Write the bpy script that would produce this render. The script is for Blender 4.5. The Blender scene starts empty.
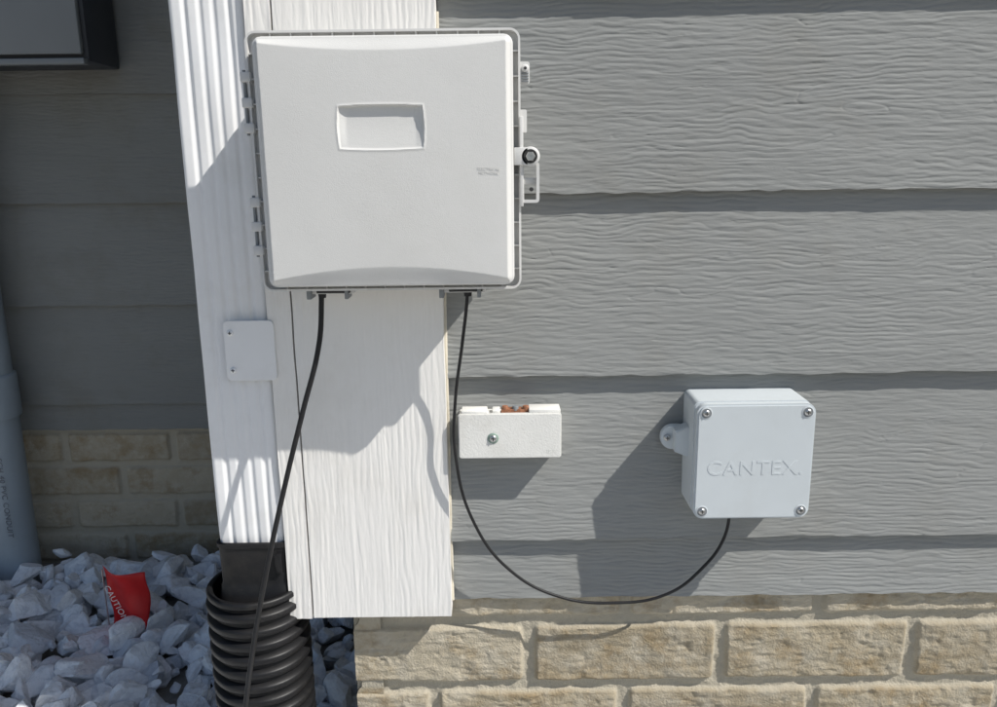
import bpy, bmesh, math, random
import numpy as np
from mathutils import Vector, Matrix
random.seed(4)
rng = np.random.default_rng(7)
C = bpy.context.scene.collection

# ------------------------------------------------------------------ helpers
_T = {}
def vnoise(x, y, seed=0):
    if seed not in _T:
        _T[seed] = np.random.default_rng(seed+100).random((256, 256))
    t = _T[seed]
    x = np.asarray(x, float); y = np.asarray(y, float)
    xi = np.floor(x).astype(int); yi = np.floor(y).astype(int)
    fx = x-xi; fy = y-yi
    fx = fx*fx*(3-2*fx); fy = fy*fy*(3-2*fy)
    a = t[xi & 255, yi & 255]; b = t[(xi+1) & 255, yi & 255]
    c = t[xi & 255, (yi+1) & 255]; d = t[(xi+1) & 255, (yi+1) & 255]
    return ((a*(1-fx)+b*fx)*(1-fy)+(c*(1-fx)+d*fx)*fy)*2-1
def fbm(x, y, seed=0, o=4):
    s = 0; a = 1; n = 0
    for k in range(o):
        s = s+a*vnoise(x*2**k+17.3*k, y*2**k+5.7*k, seed+k); n += a; a *= .5
    return s/n
def sstep(v): 
    v = np.clip(v, 0, 1); return v*v*(3-2*v)

def empty(name, loc=(0, 0, 0)):
    e = bpy.data.objects.new(name, None); e.empty_display_size = .05
    e.location = loc; C.objects.link(e); return e
def put(ob, parent=None, mat=None):
    if ob.name not in C.objects: C.objects.link(ob)
    if mat is not None: ob.data.materials.append(mat)
    if parent is not None:
        ob.parent = parent
        ob.matrix_parent_inverse = Matrix.Translation(-Vector(parent.location))
    return ob
def mesh_np(name, verts, faces, attrs=None, smooth=True, sharp=None):
    me = bpy.data.meshes.new(name)
    v = np.asarray(verts, np.float32); f = np.asarray(faces, np.int32)
    n = f.shape[1]
    me.vertices.add(len(v)); me.vertices.foreach_set('co', v.ravel())
    me.loops.add(f.size); me.loops.foreach_set('vertex_index', f.ravel())
    me.polygons.add(len(f))
    me.polygons.foreach_set('loop_start', np.arange(0, f.size, n, dtype=np.int32))
    me.polygons.foreach_set('loop_total', np.full(len(f), n, np.int32))
    me.update(calc_edges=True)
    me.polygons.foreach_set('use_smooth', np.full(len(f), smooth))
    if attrs:
        for k, a in attrs.items():
            at = me.attributes.new(k, 'FLOAT', 'POINT')
            at.data.foreach_set('value', np.asarray(a, np.float32).ravel())
    if smooth and sharp: me.set_sharp_from_angle(angle=math.radians(sharp))
    me.validate()
    return bpy.data.objects.new(name, me)
def grid(name, xs, zs, fn, back, warp=None, sharp=50, border=True, attrs=None):
    """front sheet facing -Y, y=fn(X,Z); the border folds back to y=back"""
    if border:
        xs = np.concatenate([[xs[0]], xs, [xs[-1]]]); zs = np.concatenate([[zs[0]], zs, [zs[-1]]])
    X, Z = np.meshgrid(xs, zs)
    Y = fn(X, Z)
    A = {}
    if attrs:
        for k, f in attrs.items(): A[k] = f(X, Z)
    if border:
        Y[0, :] = back; Y[-1, :] = back; Y[:, 0] = back; Y[:, -1] = back
    if warp: X, Z = warp(X, Z)
    nz, nx = X.shape
    V = np.stack([X, Y, Z], -1).reshape(-1, 3)
    I = np.arange(nz*nx).reshape(nz, nx)
    F = np.stack([I[:-1, :-1], I[:-1, 1:], I[1:, 1:], I[1:, :-1]], -1).reshape(-1, 4)
    return mesh_np(name, V, F, A, True, sharp)
def box(name, x0, x1, y0, y1, z0, z1, parent, mat, bev=.001, seg=2):
    bm = bmesh.new(); bmesh.ops.create_cube(bm, size=1)
    bmesh.ops.scale(bm, vec=(x1-x0, y1-y0, z1-z0), verts=bm.verts)
    bmesh.ops.translate(bm, vec=((x0+x1)/2, (y0+y1)/2, (z0+z1)/2), verts=bm.verts)
    if bev > 0:
        bmesh.ops.bevel(bm, geom=bm.edges[:], offset=bev, segments=seg, affect='EDGES', profile=.5)
    me = bpy.data.meshes.new(name); bm.to_mesh(me); bm.free()
    for p in me.polygons: p.use_smooth = True
    me.set_sharp_from_angle(angle=math.radians(40))
    return put(bpy.data.objects.new(name, me), parent, mat)
def prism(name, pts, y0, y1, parent, mat, bev=.0006, axis='y'):
    """pts in x,z ; extruded from y0(front) to y1"""
    bm = bmesh.new()
    vs = [bm.verts.new((p[0], y0, p[1])) for p in pts]
    f = bm.faces.new(vs)
    r = bmesh.ops.extrude_face_region(bm, geom=[f])
    bmesh.ops.translate(bm, vec=(0, y1-y0, 0), verts=[g for g in r['geom'] if isinstance(g, bmesh.types.BMVert)])
    bmesh.ops.recalc_face_normals(bm, faces=bm.faces)
    if bev > 0:
        ed = [e for e in bm.edges if abs(e.verts[0].co.y-y0) < 1e-6 and abs(e.verts[1].co.y-y0) < 1e-6]
        bmesh.ops.bevel(bm, geom=ed, offset=bev, segments=2, affect='EDGES')
    me = bpy.data.meshes.new(name); bm.to_mesh(me); bm.free()
    for p in me.polygons: p.use_smooth = True
    me.set_sharp_from_angle(angle=math.radians(35))
    return put(bpy.data.objects.new(name, me), parent, mat)
def rrect(x0, x1, z0, z1, r, n=6):
    pts = []
    for cx, cz, a0 in ((x1-r, z1-r, 0), (x0+r, z1-r, 90), (x0+r, z0+r, 180), (x1-r, z0+r, 270)):
        for k in range(n+1):
            a = math.radians(a0+90*k/n); pts.append((cx+r*math.cos(a), cz+r*math.sin(a)))
    return pts
def lathe(name, prof, cx, cy, parent, mat, n=72, axis='z', cz=0, smooth=True, sharp=60):
    """prof list of (r, h)"""
    P = np.array(prof); m = len(P)
    a = np.linspace(0, 2*np.pi, n, endpoint=False)
    R = P[:, 0][:, None]; H = P[:, 1][:, None]
    if axis == 'z':
        V = np.stack([cx+R*np.cos(a), cy+R*np.sin(a), np.broadcast_to(H+cz, (m, n))], -1)
    else:
        V = np.stack([cx+R*np.cos(a), np.broadcast_to(cy+H, (m, n)), cz+R*np.sin(a)], -1)
    I = np.arange(m*n).reshape(m, n); J = np.roll(I, -1, 1)
    F = np.stack([I[:-1], J[:-1], J[1:], I[1:]], -1).reshape(-1, 4)
    ob = mesh_np(name, V.reshape(-1, 3), F, None, smooth, sharp)
    return put(ob, parent, mat)
def screw(name, x, y, z, r, parent, mat, cross=True):
    """pan head screw, axis along y, head front at y"""
    lathe(name, [(0.00001, 0), (r*.6, .0002), (r*.9, r*.25), (r, r*.5), (r, r*1.2)], x, y, parent, mat, 24, 'y', z)
    if cross:
        box(name+'_slot_a', x-r*.55, x+r*.55, y-.00015, y+.0006, z-r*.12, z+r*.12, parent, M['dark'], 0)
        box(name+'_slot_b', x-r*.12, x+r*.12, y-.00025, y+.0006, z-r*.55, z+r*.55, parent, M['dark'], 0)
def tube(name, pts, r, parent, mat):
    cu = bpy.data.curves.new(name, 'CURVE'); cu.dimensions = '3D'
    cu.bevel_depth = r; cu.bevel_resolution = 5; cu.resolution_u = 14; cu.use_fill_caps = True
    sp = cu.splines.new('BEZIER'); sp.bezier_points.add(len(pts)-1)
    for b, p in zip(sp.bezier_points, pts):
        b.co = p; b.handle_left_type = b.handle_right_type = 'AUTO'
    ob = bpy.data.objects.new(name, cu); return put(ob, parent, mat)
def text(name, s, x, y, z, size, ext, parent, mat, sx=1.0, rot=0, off=0):
    cu = bpy.data.curves.new(name, 'FONT'); cu.body = s; cu.size = size; cu.extrude = ext
    cu.align_x = 'CENTER'; cu.align_y = 'CENTER'; cu.offset = off; cu.space_character = 1.08
    ob = bpy.data.objects.new(name, cu)
    ob.rotation_euler = (math.radians(90), rot, 0); ob.scale = (sx, 1, 1); ob.location = (x, y, z)
    return put(ob, parent, mat)

# ------------------------------------------------------------------ materials
M = {}
def mat(key, col, rough=.6, var=.06, vscale=20, bump=0, bscale=300, stretch=(1, 1, 1), spec=.4, dirt=None, dscale=8, metal=0, detail=4):
    m = bpy.data.materials.new(key); m.use_nodes = True
    nt = m.node_tree; N = nt.nodes; L = nt.links
    b = N['Principled BSDF']; b.inputs['Roughness'].default_value = rough
    b.inputs['Specular IOR Level'].default_value = spec; b.inputs['Metallic'].default_value = metal
    tc = N.new('ShaderNodeTexCoord'); mp = N.new('ShaderNodeMapping'); mp.inputs['Scale'].default_value = stretch
    L.new(tc.outputs['Object'], mp.inputs['Vector'])
    n1 = N.new('ShaderNodeTexNoise'); n1.inputs['Scale'].default_value = vscale; n1.inputs['Detail'].default_value = 4
    L.new(mp.outputs[0], n1.inputs['Vector'])
    r = N.new('ShaderNodeValToRGB')
    r.color_ramp.elements[0].position = .3; r.color_ramp.elements[1].position = .7
    r.color_ramp.elements[0].color = tuple(c*(1-var) for c in col)+(1,)
    r.color_ramp.elements[1].color = tuple(min(1, c*(1+var)) for c in col)+(1,)
    L.new(n1.outputs['Fac'], r.inputs['Fac'])
    out = r.outputs['Color']
    if dirt:
        n2 = N.new('ShaderNodeTexNoise'); n2.inputs['Scale'].default_value = dscale; n2.inputs['Detail'].default_value = 7
        n2.inputs['Roughness'].default_value = .65
        L.new(tc.outputs['Object'], n2.inputs['Vector'])
        r2 = N.new('ShaderNodeValToRGB'); r2.color_ramp.elements[0].position = .52; r2.color_ramp.elements[1].position = .78
        r2.color_ramp.elements[0].color = (0, 0, 0, 1); r2.color_ramp.elements[1].color = (dirt[3],)*3+(1,)
        L.new(n2.outputs['Fac'], r2.inputs['Fac'])
        mx = N.new('ShaderNodeMix'); mx.data_type = 'RGBA'
        L.new(r2.outputs['Color'], mx.inputs[0]); L.new(out, mx.inputs[6]); mx.inputs[7].default_value = dirt[:3]+(1,)
        out = mx.outputs[2]
    L.new(out, b.inputs['Base Color'])
    if bump > 0:
        n3 = N.new('ShaderNodeTexNoise'); n3.inputs['Scale'].default_value = bscale; n3.inputs['Detail'].default_value = detail
        L.new(mp.outputs[0], n3.inputs['Vector'])
        bp = N.new('ShaderNodeBump'); bp.inputs['Distance'].default_value = bump; bp.inputs['Strength'].default_value = 1
        L.new(n3.outputs['Fac'], bp.inputs['Height']); L.new(bp.outputs[0], b.inputs['Normal'])
    M[key] = m; return m
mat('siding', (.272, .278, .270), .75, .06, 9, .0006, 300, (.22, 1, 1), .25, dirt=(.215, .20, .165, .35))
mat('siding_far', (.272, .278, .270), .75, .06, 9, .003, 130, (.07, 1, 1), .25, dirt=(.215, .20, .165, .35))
mat('wing_siding_shaded', (.225, .228, .215), .75, .08, 7, .0006, 300, (.22, 1, 1), .25, dirt=(.17, .155, .12, .5))  # same siding as the front, shade of the recessed wing darkened into its colour
mat('board', (.82, .80, .765), .6, .02, 10, .0002, 420, (1, 1, .25), .3, dirt=(.62, .58, .50, .35))
mat('caulk', (.60, .55, .45), .7, .12, 60, .0004, 300)
mat('enclosure', (.66, .655, .635), .5, .02, 12, .00012, 1400, spec=.35, detail=2, dirt=(.57, .56, .52, .3), dscale=14)
mat('encl_rim', (.64, .635, .62), .5, .02, 30, .00005, 1200)
mat('pvc_grey', (.57, .61, .63), .45, .03, 16, .00006, 1200, spec=.4, dirt=(.48, .49, .48, .3), dscale=22)
mat('pvc_conduit', (.33, .38, .42), .45, .05, 10, 0, spec=.35, dirt=(.27, .27, .25, .4), dscale=9)
mat('white_plastic', (.78, .77, .73), .6, .03, 30, .0003, 600, dirt=(.57, .54, .48, .4), dscale=40)
mat('alu_white', (.82, .82, .82), .38, .015, 6, .00003, 60, (1, 1, .1), .45, dirt=(.60, .59, .55, .3), dscale=20)
mat('black', (.012, .012, .013), .5, .2, 30, spec=.35)
mat('black_pipe', (.009, .009, .010), .45, .3, 25, .0001, 400, spec=.35, dirt=(.07, .063, .052, .3), dscale=22)
mat('dark', (.03, .03, .03), .6)
mat('steel', (.55, .55, .54), .35, .05, 60, metal=1)
mat('copper', (.30, .13, .07), .55, .35, 300)
mat('greenscrew', (.25, .33, .28), .4, .1, 60)
mat('metal_grey', (.21, .225, .235), .5, .04, 8, 0, spec=.4)
mat('metal_dark', (.045, .05, .06), .5, .05, 8)
mat('red', (.60, .018, .018), .45, .1, 30)
mat('print', (.8, .75, .72), .6)
mat('print_dark', (.12, .13, .15), .6)
mat('roof', (.06, .06, .065), .9, .3, 30, .003, 60)
mat('ground', (.26, .24, .21), .95, .35, 9, .01, 40, detail=8)
mat('mortar_core', (.4, .37, .32), .9)

def brick_mat():
    m = bpy.data.materials.new('brick'); m.use_nodes = True
    nt = m.node_tree; N = nt.nodes; L = nt.links; b = N['Principled BSDF']
    b.inputs['Roughness'].default_value = .9; b.inputs['Specular IOR Level'].default_value = .2
    a1 = N.new('ShaderNodeAttribute'); a1.attribute_name = 'bid'
    a2 = N.new('ShaderNodeAttribute'); a2.attribute_name = 'mask'
    tc = N.new('ShaderNodeTexCoord')
    r = N.new('ShaderNodeValToRGB'); e = r.color_ramp.elements
    e[0].position = 0; e[0].color = (.31, .26, .18, 1); e[1].position = 1; e[1].color = (.44, .39, .30, 1)
    x = e.new(.5); x.color = (.39, .335, .24, 1)
    L.new(a1.outputs['Fac'], r.inputs['Fac'])
    n = N.new('ShaderNodeTexNoise'); n.inputs['Scale'].default_value = 28; n.inputs['Detail'].default_value = 8; n.inputs['Roughness'].default_value = .7
    L.new(tc.outputs['Object'], n.inputs['Vector'])
    rr = N.new('ShaderNodeValToRGB'); rr.color_ramp.elements[0].position = .42; rr.color_ramp.elements[1].position = .72
    rr.color_ramp.elements[0].color = (0, 0, 0, 1); rr.color_ramp.elements[1].color = (.75,)*3+(1,)
    L.new(n.outputs['Fac'], rr.inputs['Fac'])
    mx = N.new('ShaderNodeMix'); mx.data_type = 'RGBA'
    L.new(rr.outputs[0], mx.inputs[0]); L.new(r.outputs[0], mx.inputs[6]); mx.inputs[7].default_value = (.50, .46, .38, 1)
    n4 = N.new('ShaderNodeTexNoise'); n4.inputs['Scale'].default_value = 16; n4.inputs['Detail'].default_value = 9; n4.inputs['Roughness'].default_value = .72
    mp = N.new('ShaderNodeMapping'); mp.inputs['Location'].default_value = (3, 2, 1); L.new(tc.outputs['Object'], mp.inputs[0]); L.new(mp.outputs[0], n4.inputs[0])
    r4 = N.new('ShaderNodeValToRGB'); r4.color_ramp.elements[0].position = .50; r4.color_ramp.elements[1].position = .66
    r4.color_ramp.elements[0].color = (0, 0, 0, 1); r4.color_ramp.elements[1].color = (.75,)*3+(1,)
    L.new(n4.outputs['Fac'], r4.inputs[0])
    m4 = N.new('ShaderNodeMix'); m4.data_type = 'RGBA'
    L.new(r4.outputs[0], m4.inputs[0]); L.new(mx.outputs[2], m4.inputs[6]); m4.inputs[7].default_value = (.25, .175, .085, 1)
    mm = N.new('ShaderNodeMix'); mm.data_type = 'RGBA'
    L.new(a2.outputs['Fac'], mm.inputs[0]); mm.inputs[6].default_value = (.42, .38, .30, 1); L.new(m4.outputs[2], mm.inputs[7])
    L.new(mm.outputs[2], b.inputs['Base Color'])
    n3 = N.new('ShaderNodeTexNoise'); n3.inputs['Scale'].default_value = 420; n3.inputs['Detail'].default_value = 5
    L.new(tc.outputs['Object'], n3.inputs['Vector'])
    bp = N.new('ShaderNodeBump'); bp.inputs['Distance'].default_value = .0012; L.new(n3.outputs['Fac'], bp.inputs['Height'])
    L.new(bp.outputs[0], b.inputs['Normal'])
    return m
M['brick'] = brick_mat()
def rock_mat():
    m = bpy.data.materials.new('marble_gravel'); m.use_nodes = True
    nt = m.node_tree; N = nt.nodes; L = nt.links; b = N['Principled BSDF']
    b.inputs['Roughness'].default_value = .6; b.inputs['Specular IOR Level'].default_value = .35
    g = N.new('ShaderNodeNewGeometry'); tc = N.new('ShaderNodeTexCoord')
    r = N.new('ShaderNodeValToRGB'); e = r.color_ramp.elements
    e[0].position = 0; e[0].color = (.62, .64, .67, 1); e[1].position = 1; e[1].color = (.94, .94, .94, 1)
    x = e.new(.3); x.color = (.85, .86, .87, 1)
    L.new(g.outputs['Random Per Island'], r.inputs[0])
    n = N.new('ShaderNodeTexNoise'); n.inputs['Scale'].default_value = 40; n.inputs['Detail'].default_value = 8; n.inputs['Distortion'].default_value = 2.0
    L.new(tc.outputs['Object'], n.inputs[0])
    r2 = N.new('ShaderNodeValToRGB'); r2.color_ramp.elements[0].position = .50; r2.color_ramp.elements[1].position = .70
    r2.color_ramp.elements[0].color = (0, 0, 0, 1); r2.color_ramp.elements[1].color = (.6,)*3+(1,)
    L.new(n.outputs['Fac'], r2.inputs[0])
    mx = N.new('ShaderNodeMix'); mx.data_type = 'RGBA'
    L.new(r2.outputs[0], mx.inputs[0]); L.new(r.outputs[0], mx.inputs[6]); mx.inputs[7].default_value = (.52, .54, .58, 1)
    L.new(mx.outputs[2], b.inputs['Base Color'])
    n3 = N.new('ShaderNodeTexNoise'); n3.inputs['Scale'].default_value = 150; n3.inputs['Detail'].default_value = 6
    L.new(tc.outputs['Object'], n3.inputs['Vector'])
    bp = N.new('ShaderNodeBump'); bp.inputs['Distance'].default_value = .0030; L.new(n3.outputs['Fac'], bp.inputs['Height'])
    L.new(bp.outputs[0], b.inputs['Normal'])
    return m
M['rock'] = rock_mat()

# ------------------------------------------------------------------ house
house = empty('siding_house', (1, 1, 0))
EXP = .183
def grain(u, v, seed, lam=.0060, strength=.00043, stretch=1.0, crack=.55):
    """embossed cedar grain running along u; v is across the grain"""
    u = u*stretch
    w = fbm(u*6, v*14, seed, 3)*1.6 + fbm(u*30, v*50, seed+3, 2)*.85
    w2 = fbm(u*7+40, v*15, seed+21, 3)*1.6 + fbm(u*28, v*55, seed+24, 2)*.95
    s1 = np.abs(np.sin(math.pi*(v/lam+w)))**.65
    s2 = np.abs(np.sin(math.pi*(v/(lam*.78)+.4+w2)))**.65
    k = sstep(.5+3.4*fbm(u*16, v*60, seed+27, 2))
    g1 = s1*k+s2*(1-k)
    g2 = fbm(u*34, v*270, seed+5, 3)
    g3 = vnoise(u*80, v*540, seed+8)
    m = sstep(.60+1.2*fbm(u*5, v*12, seed+6, 2))
    big = fbm(u*9, v*38, seed+9, 2)
    cr = np.abs(fbm(u*11, v*105+fbm(u*20, v*20, seed+31, 2)*.7, seed+33, 2))
    cg = sstep(1-cr/.04)*sstep(.1+2.2*vnoise(u*22, v*70, seed+36))
    return strength*((.32+.95*m)*g1 + 1.0*g2 + .3*g3 + .9*big - 1.5*crack*cg)
def plank(name, x0, x1, zb, zt, yo, dx, dz, seed, dense=True, mt=None):
    xs = np.linspace(x0, x1, max(2, int((x1-x0)/dx)+1)); zs = np.linspace(zb, zt+.006, max(2, int((zt+.006-zb)/dz)+1))
    def fn(X, Z):
        Y = yo-.0100+.0100*(Z-zb)/EXP
        if zt-zb < .1: Y = yo-.003+.003*(Z-zb)/.07
        if dense: Y = Y-grain(X, Z, seed)
        return Y
    def wp(X, Z):
        if dense:
            e = np.zeros_like(Z); e[:2] = 1
            Z = Z+e*(.0009*vnoise(X*60, X*0, seed)+.0006*vnoise(X*9, X*0, seed+1))
        return X, Z
    return put(grid(name, xs, zs, fn, yo+.0015, warp=wp, sharp=55), house, mt or (M['siding'] if dense else M['siding_far']))
laps = [.274, .346, .526, .709, .892, 1.075]
BX1 = -.054
for i in range(5):
    plank('front_siding_plank_%d' % i, BX1+.001, .72, laps[i], laps[i+1], 0, .0010, .00075, 11+i*43)
    plank('front_siding_run_%d' % i, .7215, 4, laps[i], laps[i+1], 0, .5, .02, 0, False)
for i in range(9):
    z = 1.075+EXP*i
    plank('front_siding_upper_%d' % i, BX1+.001, 4, z, z+EXP, 0, .5, .02, 0, False)
YL = .640
lz = [.266, .318, .503, .684, .867, 1.050]
for i in range(5):
    plank('wing_siding_plank_%d' % i, -1.25, -.17, lz[i], lz[i+1], YL, .0018, .0013, 331+i*43, True, M['wing_siding_shaded'])
    plank('wing_siding_run_%d' % i, -4, -1.2515, lz[i], lz[i+1], YL, .5, .02, 0, False, M['wing_siding_shaded'])
for i in range(9):
    z = 1.050+EXP*i
    plank('wing_siding_upper_%d' % i, -4, -.17, z, z+EXP, YL, .5, .02, 0, False, M['wing_siding_shaded'])
for i in range(14):
    z0 = .27 if i == 0 else .341+EXP*(i-1); z1 = .341+EXP*i
    ob = plank('return_siding_plank_%d' % i, -.629, -.012, z0, z1, 0, .3, .02, 0, False)
    ob.rotation_euler = (0, 0, math.radians(-90)); ob.location = (-.205, 0, 0)
box('wall_core', -.2035, 4, .004, 4, .277, 2.70, house, M['mortar_core'], 0)
box('wing_core', -4, -.2, YL+.004, 4, .277, 2.70, house, M['mortar_core'], 0)
box('foundation_core', -.158, 3.99, .02, 3.9, -.1, .268, house, M['mortar_core'], 0)
box('wing_foundation_core', -3.99, -.15, YL+.025, 3.9, -.1, .26, house, M['mortar_core'], 0)
box('roof_slab_front', -.5, 4.3, -.3, 4.3, 2.72, 2.9, house, M['roof'], .01)
box('roof_slab_wing', -4.3, -.502, YL-.45, 4.3, 2.72, 2.9, house, M['roof'], .01)
def board_fn(seed, y):
    def fn(X, Z): return y-grain(Z, X, seed, .0068, .00027, .5, .5)
    return fn
BZ = .264; BX0 = -.2275; SEAM = -.203
def wpb(X, Z): return X+.0005*vnoise(Z*25, Z*0, 3), Z
put(grid('corner_board_front', np.linspace(SEAM+.001, BX1, 195), np.linspace(BZ, .95, 460), board_fn(601, -.022), .012, wpb), house, M['board'])
put(grid('corner_board_side_edge', np.linspace(BX0, SEAM-.0008, 32), np.linspace(BZ-.001, .95, 460), board_fn(642, -.0218), .085, wpb), house, M['board'])
box('corner_board_front_upper', SEAM+.001, BX1, -.022, .012, .951, 2.7, house, M['board'], .001)
box('corner_board_side_upper', BX0, SEAM-.0008, -.0218, .085, .951, 2.7, house, M['board'], .001)
tube('caulk_bead', [(BX1+.0008, -.0075+.002*math.sin(i*1.7), .275+i*.04) for i in range(16)], .0017, house, M['caulk'])
def brickwall(name, x0, x1, z0, z1, yo, L, ch, xr, zr, d, seed, rot=False):
    def calc(X, Z):
        wob = .0016*fbm(X*30, Z*30, seed, 3)
        row = np.floor((Z-zr)/ch)
        u = (X-xr)/L - np.where(row.astype(int) % 2 == 0, 0, .5)
        col = np.floor(u)
        fx = u-col; fz = (Z-zr)/ch-row
        j = .0052
        dx = np.minimum(fx, 1-fx)*L-j; dz = np.minimum(fz, 1-fz)*ch-j
        r = .007
        ax = np.clip(r-dx, 0, None); az = np.clip(r-dz, 0, None)
        dist = r-np.sqrt(ax*ax+az*az)+wob*1.5
        s = sstep(dist/.0045)
        bid = (np.sin(row*12.9898+col*78.233)*43758.5453) % 1
        return s, bid, row, col
    def fn(X, Z):
        s, bid, row, col = calc(X, Z)
        n = fbm(X*45+row*9, Z*60+col*7, seed+2, 4)
        n2 = fbm(X*14+row*3, Z*16+col*5, seed+12, 2)
        n3 = np.abs(fbm(X*50, Z*150+row*3, seed+20, 3))
        hole = np.clip(-fbm(X*110, Z*110, seed+30, 2)-.35, 0, 1)
        h = s*(.0060+.0016*n+.0015*n2-.0022*n3-.003*hole)+(1-s)*(.0012*fbm(X*150, Z*150, seed+7, 3)+.001*n)
        return yo+.0060-h
    xs = np.arange(x0, x1+d/2, d); zs = np.arange(z0, z1+d/2, d)
    return put(grid(name, xs, zs, fn, yo+.03, sharp=70, attrs={'mask': lambda X, Z: calc(X, Z)[0], 'bid': lambda X, Z: calc(X, Z)[1]}), house, M['brick'])
brickwall('front_brick_base', -.166, .80, -.08, .272, .004, .2155, .082, .030, .158, .0016, 41)
brickwall('front_brick_base_run', .801, 4, -.08, .272, .004, .2155, .082, .030, .158, .008, 41)
brickwall('wing_brick_base', -1.3, -.15, -.06, .2645, YL+.004, .205, .068, -.62, .058, .0024, 77)
brickwall('wing_brick_base_run', -4, -1.301, -.06, .2645, YL+.004, .205, .068, -.62, .058, .01, 77)
o = brickwall('return_brick_base', -.63, -.005, -.08, .268, 0, .2155, .082, .030, .164, .004, 51)
o.rotation_euler = (0, 0, math.radians(-90)); o.location = (-.1655, 0, 0)

# ------------------------------------------------------------------ utility enclosure
DY = -.009
en = empty('utility_enclosure', (-.09, -.06, .737))
cx, cz = -.0935, .737; hw, hh = .1085, .1045
rc = .008
def roundwarp(X, Z):
    x = X-cx; z = Z-cz
    dv = np.clip(np.abs(z)-(hh-rc), 0, rc)
    hx = hw-(rc-np.sqrt(np.maximum(rc*rc-dv*dv, 0)))
    return cx+x*hx/hw, Z
def lid(X, Z):
    x = X-cx; z = Z-cz
    kb = .003+.0125*(1-(x/hw)**2); kt = .003+.0075*(1-(x/hw)**2)
    fb = np.clip((z+hh-.002)/kb, 0, 1); ft = np.clip((hh-.002-z)/kt, 0, 1)
    fs = np.clip((hw-.002-np.abs(x))/.004, 0, 1)
    f = np.minimum(np.minimum(fb, ft), fs); f = f*.8+.2*sstep(f)
    h = .0045*f + .002*(1-(x/hw)**2)*(1-(z/hh)**4)*.8
    e = np.minimum(hw-np.abs(x), hh-np.abs(z)); rr = .002
    h = h-(rr-np.sqrt(np.maximum(rr*rr-np.clip(rr-e, 0, rr)**2, 0)))
    px = x-(-.0965-cx); pz = z-(.7675-cz)
    top = .0185-.0012*(px/.036)**2; bot = -.0185+.0012*(px/.036)**2
    side = .0350+.0016*(1-(pz/.019)**2)
    d = np.minimum(np.minimum(top-pz, pz-bot), side-np.abs(px))
    inside = sstep(d/.0012)
    lipd = np.exp(-((d+.0002)/.0010)**2)*.0004
    t = np.clip((pz-bot)/(top-bot), 0, 1)
    depth = .0008+.0030*np.sin(np.clip(t, 0, 1)*math.pi*.62)
    sd = np.clip((side-np.abs(px))/.008, 0, 1)
    h = h-inside*depth*(.5+.5*sstep(sd))+lipd
    h = h+.00012*fbm(X*30, Z*30, 60, 2)+.00002*fbm(X*300, Z*700, 66, 2)
    return -.0875+DY-h
put(grid('lid', np.linspace(cx-hw, cx+hw, 330), np.linspace(cz-hh, cz+hh, 310), lid, -.066+DY, roundwarp, sharp=40), en, M['enclosure'])
prism('body', rrect(-.196, .008, .641, .833, .006), -.066+DY, -.0225, en, M['encl_rim'])
fx0, fx1, fz0, fz1 = cx-.1175, cx+.1150, .627, .848
prism('flange', rrect(fx0, fx1, fz0, fz1, .009), -.0665+DY, -.063+DY, en, M['encl_rim'])
def ring(name, x0, x1, z0, z1, r, t, y0, y1, parent, mt):
    a = rrect(x0, x1, z0, z1, r); b = rrect(x0+t, x1-t, z0+t, z1-t, max(r-t, .001)); n = len(a)
    V = [(p[0], y0, p[1]) for p in a]+[(p[0], y0, p[1]) for p in b]+[(p[0], y1, p[1]) for p in a]+[(p[0], y1, p[1]) for p in b]
    F = []
    for i in range(n):
        j = (i+1) % n
        F += [(i, n+i, n+j, j), (i, j, 2*n+j, 2*n+i), (n+i, 3*n+i, 3*n+j, n+j)]
    return put(mesh_np(name, V, F, None, True, 40), parent, mt)
ring('flange_rim', fx0, fx1, fz0, fz1, .009, .0018, -.0745+DY, -.066+DY, en, M['encl_rim'])
k = 0
for x in np.linspace(-.19, .004, 12):
    box('rim_rib_%d' % k, x-.0006, x+.0006, -.072+DY, -.066+DY, cz+hh-.001, fz1-.001, en, M['encl_rim'], 0); k += 1
    box('rim_rib_%d' % k, x-.0006, x+.0006, -.072+DY, -.066+DY, fz0+.001, cz-hh+.001, en, M['encl_rim'], 0); k += 1
for z in np.linspace(.645, .83, 10):
    box('rim_rib_%d' % k, cx+hw-.001, fx1-.001, -.072+DY, -.066+DY, z-.0006, z+.0006, en, M['encl_rim'], 0); k += 1
    box('rim_rib_%d' % k, fx0+.001, cx-hw+.001, -.072+DY, -.066+DY, z-.0006, z+.0006, en, M['encl_rim'], 0); k += 1
for h, (z0, z1) in enumerate(((.769, .811), (.664, .706))):
    for q in range(3):
        zz = z0+(z1-z0)*q/2
        box('hinge_%d_knuckle_%d' % (h, q), fx0-.0060, fx0+.003, -.076+DY, -.064+DY, zz-.0042, zz+.0042, en, M['encl_rim'], .0012)
    for q in range(2):
        zz = z0+(z1-z0)*(q+.5)/2
        box('hinge_%d_leaf_%d' % (h, q), fx0-.0050, fx0+.001, -.070+DY, -.066+DY, zz-.0055, zz+.0055, en, M['encl_rim'], .0006)
    lathe('hinge_%d_pin' % h, [(.0001, z0-.006), (.0014, z0-.006), (.0014, z1+.006), (.0001, z1+.006)], fx0-.0034, -.071+DY, en, M['metal_grey'], 14)
ex = fx1-.0255
prism('latch_upper_tab', rrect(.0245+ex, .0335+ex, .803, .821, .002), -.072+DY, -.066+DY, en, M['encl_rim'])
lathe('latch_tab_boss', [(.0001, 0), (.0026, 0), (.0032, .0006), (.0032, .004)], .0297+ex, -.0745+DY, en, M['encl_rim'], 20, 'y', .8155)
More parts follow.
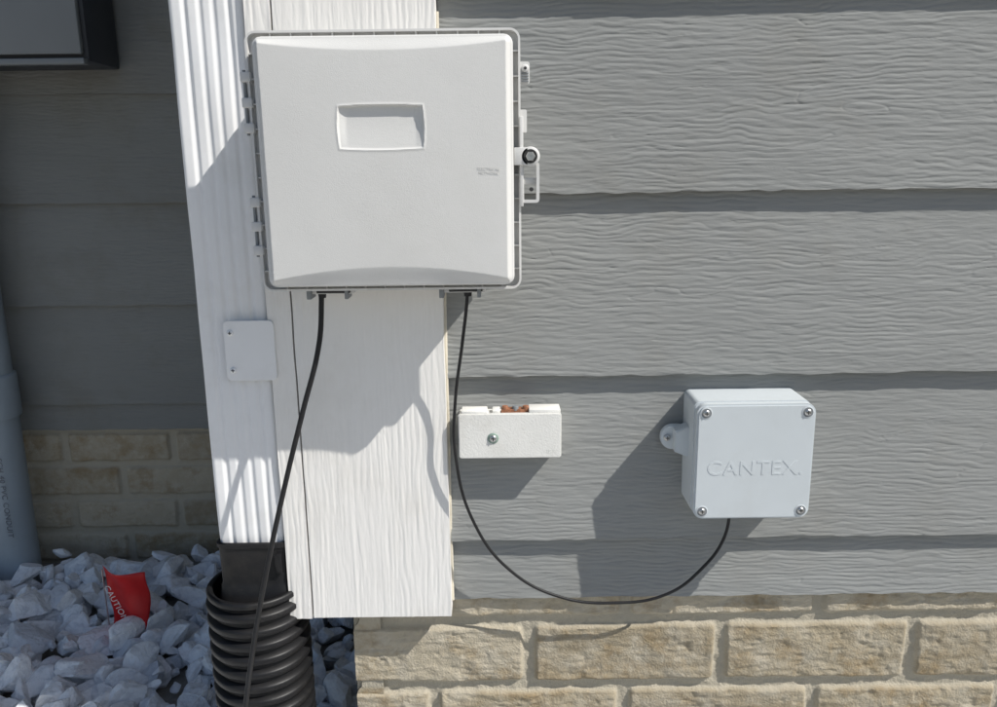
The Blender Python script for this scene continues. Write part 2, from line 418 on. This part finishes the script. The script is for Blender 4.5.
lathe('latch_tab_hole', [(.0001, 0), (.0013, 0), (.0013, .001)], .0297+ex, -.0749+DY, en, M['dark'], 14, 'y', .8155)
for q in range(4):
    box('latch_tab_thread_%d' % q, .0265+ex, .0325+ex, -.0735+DY, -.0715+DY, .8045+q*.0022, .8055+q*.0022, en, M['metal_grey'], .0002)
prism('latch_small_tab', rrect(.0245+ex, .031+ex, .7625, .782, .0015), -.071+DY, -.066+DY, en, M['encl_rim'])
box('latch_spine', .0245+ex, .0275+ex, -.080+DY, -.064+DY, .700, .776, en, M['encl_rim'], .0006)
lathe('padlock_hasp_boss', [(.0001, 0), (.0074, 0), (.0082, .0008), (.0082, .010)], .0335+ex, -.0835+DY, en, M['encl_rim'], 32, 'y', .7425)
lathe('padlock_hasp_washer', [(.0001, 0), (.0060, 0), (.0060, .001)], .0335+ex, -.0842+DY, en, M['dark'], 28, 'y', .7425)
lathe('security_bolt', [(.0001, .0006), (.0014, .0006), (.0016, 0), (.0036, 0), (.0042, .0007), (.0042, .003)], .0335+ex, -.0858+DY, en, M['steel'], 6, 'y', .7425, smooth=False)
box('hasp_bridge', .0195+ex, .0315+ex, -.0835+DY, -.073+DY, .7352, .7500, en, M['encl_rim'], .0006)
ring('padlock_loop', .0255+ex, .0415+ex, .703, .738, .003, .0026, -.078+DY, -.070+DY, en, M['encl_rim'])
box('padlock_loop_web', .028+ex, .0395+ex, -.073+DY, -.070+DY, .719, .7245, en, M['encl_rim'], .0004)
lathe('loop_rivet', [(.0001, 0), (.0018, 0), (.0018, .004)], .0345+ex, -.0765+DY, en, M['dark'], 14, 'y', .7145)
for h, xc in enumerate((-.152, -.030)):
    box('cable_entry_%d_slot' % h, xc-.021, xc+.019, -.066, -.030, .6215, .6290, en, M['encl_rim'], .0008)
    box('cable_entry_%d_grommet' % h, xc-.015, xc+.016, -.069, -.045, .6225, .6262, en, M['dark'], .0008)
    box('cable_entry_%d_clip_a' % h, xc-.024, xc-.0195, -.070, -.05, .617, .626, en, M['metal_grey'], .0008)
    box('cable_entry_%d_clip_b' % h, xc+.011, xc+.0145, -.070, -.05, .617, .626, en, M['metal_grey'], .0008)
    lathe('cable_entry_%d_ferrule' % h, [(.0001, .617), (.0034, .617), (.0040, .622), (.0040, .628)], xc-.012+(h*.014), -.058, en, M['black'], 20)
text('moulded_marking', 'ELECTRICAL\nNETWORK', -.006, -.0930+DY, .731, .0034, .00004, en, M['enclosure'])

# ------------------------------------------------------------------ junction box
jb = empty('junction_box', (.25, -.03, .45))
jx0, jx1, jz0, jz1 = .1925, .3080, .3885, .5075
prism('body', rrect(jx0-.001, jx1-.003, jz0+.004, jz1+.001, .006), -.048, .001, jb, M['pvc_grey'], .001)
prism('cover', rrect(jx0, jx1, jz0, jz1, .010, 8), -.0565, -.0485, jb, M['pvc_grey'], .0018)
for i, (x, z) in enumerate(((jx0+.0085, jz1-.0085), (jx1-.0085, jz1-.0085), (jx0+.0085, jz0+.0085), (jx1-.0085, jz0+.0085))):
    lathe('corner_boss_%d' % i, [(.0050, -.0001), (.0060, .0002), (.0060, .004)], x, -.0570, jb, M['pvc_grey'], 28, 'y', z)
    lathe('corner_boss_floor_%d' % i, [(.0001, 0), (.0052, 0), (.0052, .001)], x, -.0570, jb, M['metal_grey'], 28, 'y', z)
    screw('corner_screw_%d' % i, x, -.0585, z, .0036, jb, M['steel'])
text('embossed_lettering', 'CANTEX.', .2515, -.0566, .4415, .0205, .00022, jb, M['pvc_grey'], 1.05, 0, .0001)
prism('mounting_ear', rrect(.166, .196, .448, .474, .0125, 8), -.0155, -.0095, jb, M['pvc_grey'], .0008)
prism('mounting_ear_gusset', [(.178, .472), (.193, .478), (.193, .444), (.178, .450)], -.030, -.0152, jb, M['pvc_grey'], .001)
screw('mounting_screw', .1725, -.0185, .461, .0036, jb, M['steel'])
prism('mounting_ear_far', rrect(.300, .318, .448, .474, .008, 8), -.0150, -.0095, jb, M['pvc_grey'], .0008)
lathe('cable_hole_bushing', [(.0001, .385), (.0035, .385), (.0042, .3865), (.0042, .396)], .239, -.028, jb, M['black'], 20)

# ------------------------------------------------------------------ bonding terminal block
gb = empty('ground_terminal_block', (.01, -.02, .47))
prism('cover', rrect(-.0415, .0625, .4460, .4935, .003), -.031, -.0285, gb, M['white_plastic'], .001)
box('base', -.0405, .0615, -.0288, -.003, .4470, .4905, gb, M['white_plastic'], .001)
box('top_lug_a', -.038, -.012, -.0298, -.012, .4915, .4960, gb, M['white_plastic'], .001)
box('top_lug_b', .030, .0615, -.0298, -.010, .4915, .4970, gb, M['white_plastic'], .001)
box('top_lug_c', -.007, .001, -.026, -.010, .4900, .4950, gb, M['white_plastic'], .001)
box('copper_bar', .002, .040, -.022, -.012, .488, .4950, gb, M['copper'], .0006)
for i in range(3):
    lathe('terminal_screw_%d' % i, [(.0001, .4980), (.0028, .4980), (.0033, .4970), (.0033, .4935)], .006+.0105*i, -.019, gb, M['metal_grey' if i == 1 else 'copper'], 16)
lathe('cover_screw_recess', [(.0001, 0), (.0054, 0), (.0058, .0006), (.0058, .002)], -.0065, -.0316, gb, M['greenscrew'], 28, 'y', .4675)
screw('cover_screw', -.0065, -.0334, .4675, .0038, gb, M['steel'])
text('moulded_mark', 'IBT', .052, -.0311, .453, .006, .0001, gb, M['white_plastic'])

# ------------------------------------------------------------------ cables
tube('black_cable', [(-.1645, -.058, .63), (-.165, -.0595, .612), (-.1690, -.0605, .575), (-.188, -.065, .508), (-.205, -.07, .449), (-.2305, -.09, .343), (-.241, -.11, .28), (-.246, -.13, .23), (-.256, -.16, .10), (-.285, -.19, .032), (-.35, -.24, .022)], .0025, None, M['black'])
tube('black_cable.001', [(-.028, -.058, .63), (-.0285, -.057, .618), (-.0345, -.047, .571), (-.0435, -.036, .508), (-.0450, -.0345, .455), (-.0275, -.027, .374), (.0095, -.024, .318), (.063, -.020, .284), (.119, -.019, .2755), (.178, -.020, .286), (.214, -.023, .318), (.2335, -.025, .351), (.239, -.028, .392)], .0016, None, M['black'])

# ------------------------------------------------------------------ downspout
ds = empty('downspout', (-.262, .01, .33))
DX0, DX1 = -.2985, -.2290
def dprofile():
    pts = []
    x0, x1, yf, yb = DX0, DX1, -.018, .038
    n = 96
    for i in range(n+1):
        u = i/n; x = x0+(x1-x0)*u
        r = .005; e = min(u, 1-u)*(x1-x0)
        y = yf+(r-math.sqrt(max(r*r-max(r-e, 0)**2, 0)))
        fl = 0
        for c, a in ((.22, 1), (.42, .8), (.60, .8), (.80, 1)):
            d = (u-c)/.060
            if abs(d) < 1: fl = max(fl, a*(.5+.5*math.cos(math.pi*d)))
        y += .0017*fl
        pts.append((x, y))
    pts += [(x1, yf+.010), (x1, yb-.006), (x1-.004, yb), (x0+.004, yb), (x0, yb-.006), (x0, yf+.010)]
    return pts
dp = np.array(dprofile()); zs = np.concatenate([np.linspace(.315, .345, 4), np.linspace(.36, 2.65, 90)])
ctr = np.array([(DX0+DX1)/2, .01])
V = []
for z in zs:
    s = 1-.07*max(0, (.35-z)/.03)
    w = .0006*math.sin(z*23)+.0003*math.sin(z*61)
    A = (dp-ctr)*s+ctr+np.array([0, w])
    A[:, 1] += .0004*np.sin(z*37+dp[:, 0]*120)
    V.append(np.concatenate([A, np.full((len(dp), 1), z)], 1))
V = np.concatenate(V); n = len(dp); m = len(zs)
I = np.arange(m*n).reshape(m, n); J = np.roll(I, -1, 1)
put(mesh_np('pipe', V, np.stack([I[:-1], J[:-1], J[1:], I[1:]], -1).reshape(-1, 4), None, True, 60), ds, M['alu_white'])
prism('strap', rrect(-.2715, -.2215, .529, .590, .005), -.0245, -.0228, ds, M['alu_white'], .0005)
screw('strap_screw_a', -.2645, -.0268, .578, .0031, ds, M['alu_white'], True)
screw('strap_screw_b', -.2645, -.0268, .540, .0031, ds, M['alu_white'], True)

# ------------------------------------------------------------------ drain adapter + corrugated pipe
dr = empty('corrugated_drain_pipe', (-.265, 0, .1))
pcx, pcy = -.2685, .002
prof = []
pitch = .0165; z = .294
prof += [(.0455, z-.03), (.0455, z), (.0470, z+.002), (.0510, z+.002), (.0525, z), (.0525, z-.004), (.049, z-.006)]
zz = z-.008
while zz > -.06:
    prof += [(.0475, zz), (.0477, zz-.0022), (.0528, zz-.0042), (.0540, zz-.0058), (.0540, zz-.0100), (.0528, zz-.0118), (.0477, zz-.0140), (.0475, zz-pitch)]
    zz -= pitch
lathe('corrugated_pipe', prof, pcx, pcy, dr, M['black_pipe'], 96)
acx = -.2635
def adapter():
    lv = [(.340, .0350, .029, 0), (.351, .0355, .0295, 0), (.352, .0370, .031, 0), (.351, .0383, .0330, 0), (.3465, .0383, .0330, 0), (.3455, .0366, .0312, 0), (.305, .0362, .0308, 0), (.302, .0372, .032, .05), (.285, .0385, .034, .3), (.26, .040, .038, .7), (.20, .042, .042, 1)]
    V = []; n = 72
    for z, a, b, k in lv:
        for i in range(n):
            t = 2*math.pi*i/n; c, s = math.cos(t), math.sin(t)
            p = 9-7*k
            q = (abs(c)**p+abs(s)**p)**(-1/p)
            V.append((acx+(pcx-acx)*k+a*c*q, .010+b*s*q-.006*k, z))
    I = np.arange(len(V)).reshape(-1, n); J = np.roll(I, -1, 1)
    F = np.stack([I[:-1], I[1:], J[1:], J[:-1]], -1).reshape(-1, 4)
    return put(mesh_np('adapter_sleeve', V, F, None, True, 30), dr, M['black_pipe'])
adapter()
box('adapter_tab', -.2385, -.2315, -.0255, -.018, .318, .340, dr, M['black_pipe'], .001)

# ------------------------------------------------------------------ meter box and conduit on the recessed wing
mb = empty('electric_meter_box', (-.85, .57, 1.1))
box('case', -1.04, -.632, .520, .6255, .905, 1.40, mb, M['metal_dark'], .004)
box('front_cover', -1.03, -.638, .508, .519, .915, 1.39, mb, M['metal_grey'], .003)
box('bottom_lip', -1.038, -.634, .506, .5205, .900, .909, mb, M['metal_grey'], .0015)
pc = empty('pvc_conduit', (-.905, .58, .3))
lathe('pipe', [(.038, -.05), (.038, .312), (.0425, .313), (.0435, .318), (.0435, .385), (.0425, .39), (.038, .392), (.038, .9)], -.905, .578, pc, M['pvc_conduit'], 64)
text('printed_marking', 'SCH 40 PVC CONDUIT', -.8870, .5419, .17, .014, .0001, pc, M['print_dark'], 1, math.radians(90))

# ------------------------------------------------------------------ marking flag
fl = empty('utility_marking_flag', (-.6, .35, .05))
def flag():
    nx, nz = 20, 26; V = []
    for i in range(nz):
        for j in range(nx):
            u = j/(nx-1); v = i/(nz-1)
            x = -.626+.074*u*(1-.30*(1-v)**1.5)+.012*(1-v)*(.3+u*.5)+.003*math.sin(v*5)
            y = .35+.010*math.sin(u*5.2+v*2.4)-.016*u*(v)+.004*math.sin(v*9+u*3)
            z = .020+.112*v+.006*u*math.sin(v*3)-.004*u
            V.append((x, y, z))
    I = np.arange(nx*nz).reshape(nz, nx)
    F = np.stack([I[:-1, :-1], I[:-1, 1:], I[1:, 1:], I[1:, :-1]], -1).reshape(-1, 4)
    ob = mesh_np('flag_sheet', V, F); s = ob.modifiers.new('s', 'SOLIDIFY'); s.thickness = .0004
    return put(ob, fl, M['red'])
flag()
tube('wire_staff', [(-.627, .352, -.03), (-.627, .352, .05), (-.6265, .351, .130)], .0011, fl, M['steel'])
text('printed_lettering', 'CAUTION', -.602, .3335, .080, .0135, .0001, fl, M['print'], 1, math.radians(68))

# ------------------------------------------------------------------ ground + gravel
gm = bpy.data.meshes.new('ground'); bm = bmesh.new()
bmesh.ops.create_grid(bm, x_segments=40, y_segments=40, size=150); bm.to_mesh(gm); bm.free()
g = bpy.data.objects.new('ground', gm); put(g, None, M['ground']); g.location = (0, 0, -.012)
def stone_variant(sub, seed):
    r = np.random.default_rng(seed)
    bm = bmesh.new(); bmesh.ops.create_icosphere(bm, subdivisions=sub, radius=1)
    v = np.array([x.co[:] for x in bm.verts]); f = np.array([[q.index for q in p.verts] for p in bm.faces]); bm.free()
    for _ in range(11):
        nn = r.normal(size=3); nn /= np.linalg.norm(nn); d = r.uniform(.38, .76)
        t = v@nn; k = np.clip(t-d, 0, None); v = v-np.outer(k, nn)
    v *= np.array([1.3, .95, .74])*r.uniform(.85, 1.2, 3)
    v += r.normal(size=v.shape)*.010
    return v, f
VH = [stone_variant(3, s) for s in range(26)]; VL = [stone_variant(2, 50+s) for s in range(12)]
Vs, Fs = [], []; off = 0
def rotm(r):
    q = r.normal(size=4); q /= np.linalg.norm(q); w, x, y, z = q
    return np.array([[1-2*(y*y+z*z), 2*(x*y-z*w), 2*(x*z+y*w)], [2*(x*y+z*w), 1-2*(x*x+z*z), 2*(y*z-x*w)], [2*(x*z-y*w), 2*(y*z+x*w), 1-2*(x*x+y*y)]])
def addrock(x, y, z, s, hi):
    global off
    v, f = (VH if hi else VL)[rng.integers(26 if hi else 12)]
    v = (v@rotm(rng).T)*s; v[:, 2] *= .85
    Vs.append(v+np.array([x, y, z])); Fs.append(f+off); off += len(v)
for layer in range(3):
    sp = (.036, .039, .050)[layer]
    for gx in np.arange(-1.6, .9, sp):
        for gy in np.arange(-.75, .625, sp):
            x = gx+rng.uniform(-.5, .5)*sp; y = gy+rng.uniform(-.5, .5)*sp
            s = rng.choice([.011, .018, .023, .029, .035], p=[.15, .24, .29, .21, .11])*rng.uniform(.9, 1.15)
            if y > YL-.005-s*.8: continue
            if x > -.168-s*.7 and y > -.0-s*.8: continue
            if math.hypot(x-pcx, y-pcy) < .055+s*.8: continue
            if math.hypot(x+.908, y-.578) < .036+s*.8: continue
            if layer == 2 and rng.random() < .45: continue
            hi = (x < -.1 and y > -.05 and x > -1.2)
            addrock(x, y, (.002, .017, .029)[layer]+rng.uniform(-.004, .004), s, hi)
gr = mesh_np('gravel', np.concatenate(Vs), np.concatenate(Fs), None, False)
put(gr, None, M['rock'])

# ------------------------------------------------------------------ light
SD = Vector((2.02, -1.0, 2.42)).normalized()
el = math.asin(SD.z); az = math.atan2(SD.x, SD.y)
sun = bpy.data.lights.new('sun', 'SUN'); sun.energy = 5; sun.angle = math.radians(.5); sun.color = (1, .97, .915)
so = bpy.data.objects.new('sun', sun); C.objects.link(so); so.location = SD*5
so.rotation_euler = SD.to_track_quat('Z', 'Y').to_euler()
w = bpy.data.worlds.new('World'); bpy.context.scene.world = w; w.use_nodes = True
nt = w.node_tree; bg = nt.nodes['Background']; sk = nt.nodes.new('ShaderNodeTexSky')
sk.sky_type = 'NISHITA'; sk.sun_disc = False; sk.sun_elevation = el; sk.sun_rotation = az
nt.links.new(sk.outputs[0], bg.inputs[0]); bg.inputs[1].default_value = .092

# ------------------------------------------------------------------ camera
cam = bpy.data.cameras.new('camera'); co = bpy.data.objects.new('camera', cam); C.objects.link(co)
cam.sensor_width = 36; cam.lens = 28.9; cam.clip_start = .01; cam.clip_end = 1000
co.matrix_world = Matrix.Translation((0, -.8, .73)) @ Matrix.Rotation(math.radians(90-12.8), 4, 'X') @ Matrix.Rotation(math.radians(-.7), 4, 'Z')
sc = bpy.context.scene; sc.camera = co
sc.view_settings.view_transform = 'Standard'; sc.view_settings.look = 'None'; sc.view_settings.exposure = 0
